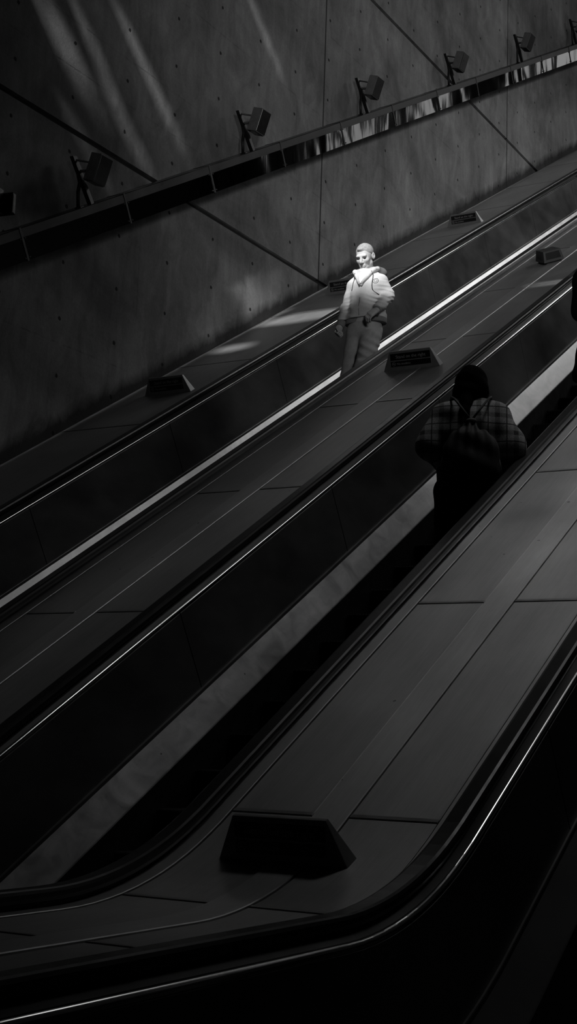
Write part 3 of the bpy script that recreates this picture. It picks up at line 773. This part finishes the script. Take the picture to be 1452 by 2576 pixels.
    ts = surf_net(tee, (-.16, -.17, 1.2), (.16, .14, 1.48), .004, 'tshirt', M['tshirt'], me)
    bm = bmesh.new(); add_tube(bm, [on(x, z, .0) for x, z in ((-.020, 1.300), (-.008, 1.292), (.004, 1.296), (.016, 1.300))], .0022, 6); bm_obj('toggle_loop', bm, M['hoodlining'], hd, True)
    bm = bmesh.new(); add_tube(bm, [on(x, z, .0) for x, z in ((.018, 1.295), (.012, 1.280), (.002, 1.266))], .0022, 6); bm_obj('toggle_loop', bm, M['hoodlining'], hd, True)
    def trousers(P):
        d = s_ell(P, (-.012, .0, .905), (.150, .126, .14))
        for S in 'RL': d = su(d, limbs(P, [J['hip'+S], J['kn'+S], J['an'+S]], [.092, .084, .066], .03), .035)
        z = P[:, 2]; left = np.clip(P[:, 0]/.05, 0, 1)
        d = d + fold_noise(P, .0035, 46, 2.2) + left*.008*np.exp(-((z-.64)/.14)**2)*np.sin(75*(z + .55*P[:, 0]) + 4*P[:, 1])
        return np.maximum(d, z - .985)
    surf_net(trousers, (-.26, -.36, -.04), (.28, .16, 1.02), .005, 'trousers', M['trousers'], me)
    for S in 'RL':
        def shoe(P): return np.maximum(F.foot(P, S, .010), (V3(*J['an'+S])[2] - .082) - P[:, 2])
        a, t = V3(*J['an'+S]), V3(*J['toe'+S])
        surf_net(shoe, np.minimum(a, t) - .09, np.maximum(a, t) + .09, .006, 'shoe', M['shoe'], me)
    return me

def tread_z(y):                                                       # height of the step under a given y
    u0 = (y - 1.55)/C30; k = math.floor((u0 - 6.935)/.363 + 1e-6); return S30*(6.935 + .363*k) - 3.1*C30 + ZO
man = make_man()
man.location = (MX, MY, tread_z(MY))
tag(man, 'man in a pale hoodie and grey trousers, half lit by sun, stepping down the escalator', 'person')

# ---- the person in plaid with a drawstring bag, seen from behind, riding up
def make_rider(plaid=True):
    """faces +y"""
    J = dict(chest=(0, .03, 1.17), belly=(0, .01, 1.0), pelvis=(0, -.01, .87), shR=(.138, .03, 1.285), shL=(-.138, .03, 1.285), neck=(0, .045, 1.29),
             elR=(.222, -.01, 1.12), wrR=(.165, .20, 1.06), elL=(-.222, -.01, 1.12), wrL=(-.165, .20, 1.06),
             hipR=(.09, -.01, .84), knR=(.10, .02, .46), anR=(.10, -.03, .075), toeR=(.11, .12, .032),
             hipL=(-.09, -.01, .84), knL=(-.10, .02, .46), anL=(-.10, -.03, .075), toeL=(-.11, .12, .032))
    head = Head((0, .085, 1.475), 24, 180, .98)
    hands = [dict(wrist=(.160, .215, 1.06), knuck=(.10, .265, 1.07), palm_n=(-.3, -.1, .9), side=1, curl=(30, 40, 30)),
             dict(wrist=(-.160, .215, 1.06), knuck=(-.10, .265, 1.07), palm_n=(.3, -.1, .9), side=-1, curl=(30, 40, 30))]
    F = Figure(J, head, hands)
    me = surf_net(F.body, (-.36, -.22, -.06), (.36, .40, 1.64), .006, 'person', M['skin'])
    def hair(P):
        q = head.loc(P); d = s_ell(q, (0, .022, .028), (.094, .112, .096))
        d = su(d, s_ell(q, (0, .035, -.035), (.102, .085, .090)), .03)
        d = np.maximum(d, -(q[:, 1] + .055 + .9*np.clip(q[:, 2] - .02, 0, .06)))
        d = d*head.k
        d = su(d, s_cap(P, (-.07, .03, 1.43), (-.125, .005, 1.352), .035, .012), .025)            # flick at the left of the nape
        d = su(d, s_cap(P, (.07, .03, 1.42), (.085, .01, 1.365), .032, .014), .02)
        d = su(d, s_cap(P, (-.02, -.005, 1.42), (-.035, -.085, 1.30), .05, .028), .03)            # hank hanging down the back
        d = su(d, s_cap(P, (-.035, -.085, 1.30), (-.01, -.105, 1.245), .028, .008), .02)
        return d + fold_noise(P, .003, 70, .5)
    surf_net(hair, (-.2, -.17, 1.2), (.2, .22, 1.62), .005, 'hair', M['dark_hair'], me)
    def jacket(P):
        d = s_ell(P, (0, .02, 1.15), (.195, .150, .225)); d = su(d, s_cap(P, (-.05, .03, 1.335), (.05, .03, 1.335), .05), .08); d = su(d, s_ell(P, (0, .0, .96), (.195, .15, .19)), .06)
        d = su(d, s_cap(P, J['shR'], J['shL'], .085), .06)
        for S in 'RL': d = su(d, limbs(P, [J['sh'+S], J['el'+S], J['wr'+S]], [.086, .088, .055], .03), .04)
        d = d + fold_noise(P, .005, 44, .9)
        d = np.maximum(d, .80 - P[:, 2])
        return si(d, -(s_cap(P, (0, .06, 1.40), (0, .12, 1.9), .07, .3)), .012)
    surf_net(jacket, (-.4, -.24, .76), (.4, .32, 1.44), .006, 'jacket', M['plaid'] if plaid else M['black_cloth'], me)
    surf_net(lambda P: union([s_cap(P, (-.07, .0, 1.36), (.07, .0, 1.36), .03), s_cap(P, (-.07, .0, 1.36), (-.075, .08, 1.34), .028), s_cap(P, (.07, 0, 1.36), (.075, .08, 1.34), .028)], .03), (-.14, -.06, 1.28), (.14, .14, 1.42), .006, 'jacket_collar', M['plaid'] if plaid else M['black_cloth'], me)
    def trousers(P):
        d = s_ell(P, (0, -.01, .86), (.18, .14, .13))
        for S in 'RL': d = su(d, limbs(P, [J['hip'+S], J['kn'+S], J['an'+S]], [.115, .098, .085], .03), .04)
        return np.maximum(d + fold_noise(P, .004, 40, 2.), P[:, 2] - .93)
    surf_net(trousers, (-.26, -.2, -.02), (.26, .2, .96), .007, 'trousers', M['black_cloth'], me)
    for S in 'RL':
        a, t = V3(*J['an'+S]), V3(*J['toe'+S])
        surf_net(lambda P: F.foot(P, S, .010), np.minimum(a, t) - .09, np.maximum(a, t) + .09, .008, 'shoe', M['shoe'], me)
    return me
rider = make_rider()
RX, RY = -3.10, 7.47
RZ = 2.265 + ZO - 1.585
rider.location = (RX, RY, tread_z(RY))
rider.rotation_euler.z = R(23)
tag(rider, 'person seen from behind with dark hair and a plaid jacket, riding up in shade', 'person')
# the drawstring bag on their back: carried, so a thing of its own
bag = empty('drawstring_bag', (0, 0, 0))
def bagf(P):
    d = union([s_cap(P, (0, -.150, 1.215), (0, -.165, 1.13), .028, .065), s_ell(P, (-.06, -.185, 1.0), (.10, .075, .17)), s_ell(P, (.06, -.185, 1.0), (.10, .075, .17)), s_ell(P, (0, -.185, .93), (.155, .085, .12))], .05)
    gather = np.clip((P[:, 2] - .98)/.25, 0, 1)
    return d + gather*.007*np.sin(np.arctan2(P[:, 0], -P[:, 1]-.05)*22) + fold_noise(P, .004, 40, .2)
surf_net(bagf, (-.22, -.31, .76), (.22, -.06, 1.27), .006, 'bag_sack', M['bag'], bag)
for sx in (-1, 1):
    bm = bmesh.new(); add_tube(bm, [(sx*.006, -.165, 1.235), (sx*.05, -.145, 1.30), (sx*.095, -.088, 1.372), (sx*.112, -.02, 1.398), (sx*.118, .06, 1.385)], .0065, 8); bm_obj('shoulder_cord', bm, M['cord'], bag, True)
    bm = bmesh.new(); add_tube(bm, [(sx*.15, -.20, 1.02), (sx*.165, -.20, .95), (sx*.15, -.215, .86)], .005, 8); bm_obj('side_cord', bm, M['cord'], bag, True)
bm = bmesh.new(); add_tube(bm, [(0, -.148, 1.235), (0, -.152, 1.215)], [.030, .034], 12); bm_obj('bag_neck', bm, M['cord'], bag, True)
bag.location = rider.location; bag.rotation_euler = rider.rotation_euler
tag(bag, 'dark gathered drawstring bag hanging on the back of the plaid jacket', 'bag')
# another rider further up, only a sliver inside the right frame edge
def make_edge_rider():
    J = dict(chest=(0, .02, 1.24), belly=(0, .0, 1.06), pelvis=(0, -.01, .92), shR=(.17, .02, 1.39), shL=(-.17, .02, 1.39), neck=(0, .03, 1.40),
             elR=(.185, -.01, 1.13), wrR=(.15, .17, 1.06), elL=(-.185, -.01, 1.13), wrL=(-.15, .17, 1.06),
             hipR=(.09, -.01, .88), knR=(.10, .02, .48), anR=(.10, -.03, .075), toeR=(.11, .12, .032),
             hipL=(-.09, -.01, .88), knL=(-.10, .02, .48), anL=(-.10, -.03, .075), toeL=(-.11, .12, .032))
    head = Head((0, .05, 1.60), 8, 180, 1.0)
    hands = [dict(wrist=(.145, .185, 1.06), knuck=(.09, .24, 1.07), palm_n=(-.3, -.1, .9), side=1, curl=(30, 40, 30)),
             dict(wrist=(-.145, .185, 1.06), knuck=(-.09, .24, 1.07), palm_n=(.3, -.1, .9), side=-1, curl=(30, 40, 30))]
    F = Figure(J, head, hands)
    me = surf_net(F.body, (-.36, -.22, -.06), (.36, .40, 1.78), .008, 'person', M['skin'])
    def coat(P):
        d = s_ell(P, (0, .01, 1.23), (.205, .15, .22)); d = su(d, s_cap(P, (0, 0, 1.05), (0, 0, .62), .185, .25)*.9, .06); d = su(d, s_cap(P, J['shR'], J['shL'], .085), .06)
        for S in 'RL': d = su(d, limbs(P, [J['sh'+S], J['el'+S], J['wr'+S]], [.092, .08, .055], .03), .03)
        return si(np.maximum(d + fold_noise(P, .004, 40, .3), .58 - P[:, 2]), -(s_cap(P, (0, .05, 1.5), (0, .08, 1.95), .075, .3)), .01)
    surf_net(coat, (-.4, -.32, .54), (.4, .36, 1.54), .008, 'coat', M['black_cloth'], me)
    surf_net(lambda P: np.maximum(s_ell(head.loc(P), (0, .02, .036), (.085, .104, .092)), -(head.loc(P)[:, 1] + .06 + .9*np.clip(head.loc(P)[:, 2]-.02, 0, .06))), head.c - .17, head.c + .17, .007, 'hair', M['dark_hair'], me)
    surf_net(lambda P: np.maximum(union([limbs(P, [J['hip'+S], J['kn'+S], J['an'+S]], [.11, .09, .075], .03) for S in 'RL'], .03), P[:, 2] - .95), (-.26, -.2, -.02), (.26, .2, .98), .009, 'trousers', M['black_cloth'], me)
    for S in 'RL':
        a, t = V3(*J['an'+S]), V3(*J['toe'+S])
        surf_net(lambda P: F.foot(P, S, .010), np.minimum(a, t) - .09, np.maximum(a, t) + .09, .01, 'shoe', M['shoe'], me)
    return me
er = make_edge_rider(); er.location = (-3.20, 10.34, tread_z(10.34)); tag(er, 'person in a dark coat further up the middle escalator, mostly past the right frame edge', 'person')

# ------------------------------------------------------------------ light
def area(name, loc, target, sx, sy, power):
    l = bpy.data.lights.new(name, 'AREA'); l.shape = 'RECTANGLE'; l.size = sx; l.size_y = sy; l.energy = power
    o = bpy.data.objects.new(name, l); C.objects.link(o); o.location = Vector(loc) + Vector((0, 0, ZO))
    o.rotation_euler = (Vector(target) - Vector(loc)).to_track_quat('-Z', 'Y').to_euler(); return o
sl = bpy.data.lights.new('sun', 'SUN'); sl.energy = 5.2; sl.angle = R(1.5)
so = bpy.data.objects.new('sun', sl); C.objects.link(so); so.rotation_euler = (-SUN).to_track_quat('-Z', 'Y').to_euler(); so.location = (0, -5, 20)
sp = Vector((2.2, 0, 0)) + u30*23.5 + n30*4.6
def strip(name, X, u0, u1, N, width, power, tx=-.45, spread=180):
    l = bpy.data.lights.new(name, 'AREA'); l.shape = 'RECTANGLE'; l.size = width; l.size_y = u1-u0; l.energy = power; l.spread = R(spread)
    o = bpy.data.objects.new(name, l); C.objects.link(o)
    z = (n30 + Vector((-tx, 0, 0))).normalized(); yv = u30; xv = yv.cross(z)
    m = Matrix((xv, yv, z)).transposed().to_4x4(); m.translation = Vector((X, 0, ZO)) + u30*(u0+u1)/2 + n30*N; o.matrix_world = m; return o
strip('rooflight_strip', 2.2, 16.8, 31, 4.6, 1.5, 310, -.15, 136)
area('landing_light', (3.0, 1.0, 5.2), (-6.7, 15.8, 6.8), 2.0, 2.0, 20).data.spread = R(41)  # added fill for the man's front and the wall, no fitting there
area('upper_light', (.5, 25, 17), (-4.5, 18.2, 6.4), 3, 3, 38).data.spread = R(54)  # extra fill added to brighten the upper panels and decks
area('lower_rooflight', Vector((-1.9,0,0)) + u30*12 + n30*4.4, Vector((XR+.1,0,0)) + u30*7.0 + n30*-2.4, 1.2, 3.0, 7.5).data.spread = R(39)  # second fill, added to lift the foreground deck alone
w = bpy.data.worlds.new('dim_world'); bpy.context.scene.world = w; w.use_nodes = True
w.node_tree.nodes['Background'].inputs[0].default_value = (1, 1, 1, 1); w.node_tree.nodes['Background'].inputs[1].default_value = .002

# ------------------------------------------------------------------ camera
cam = bpy.data.cameras.new('camera'); co = bpy.data.objects.new('camera', cam); C.objects.link(co)
cam.sensor_fit = 'VERTICAL'; cam.sensor_height = 36; cam.lens = 36*3627.46/2576; cam.clip_start = .05; cam.clip_end = 200
right = Vector((.86986977, .49222372, .03228616)); up = Vector((.05137473, -.1554976, .98649943)); back = Vector((.49059884, -.85646734, -.16055052))
m = Matrix((right, up, back)).transposed().to_4x4(); m.translation = (0, 0, ZO); co.matrix_world = m
sc = bpy.context.scene; sc.camera = co
sc.view_settings.view_transform = 'Standard'; sc.view_settings.look = 'None'; sc.view_settings.exposure = 0; sc.view_settings.gamma = 1
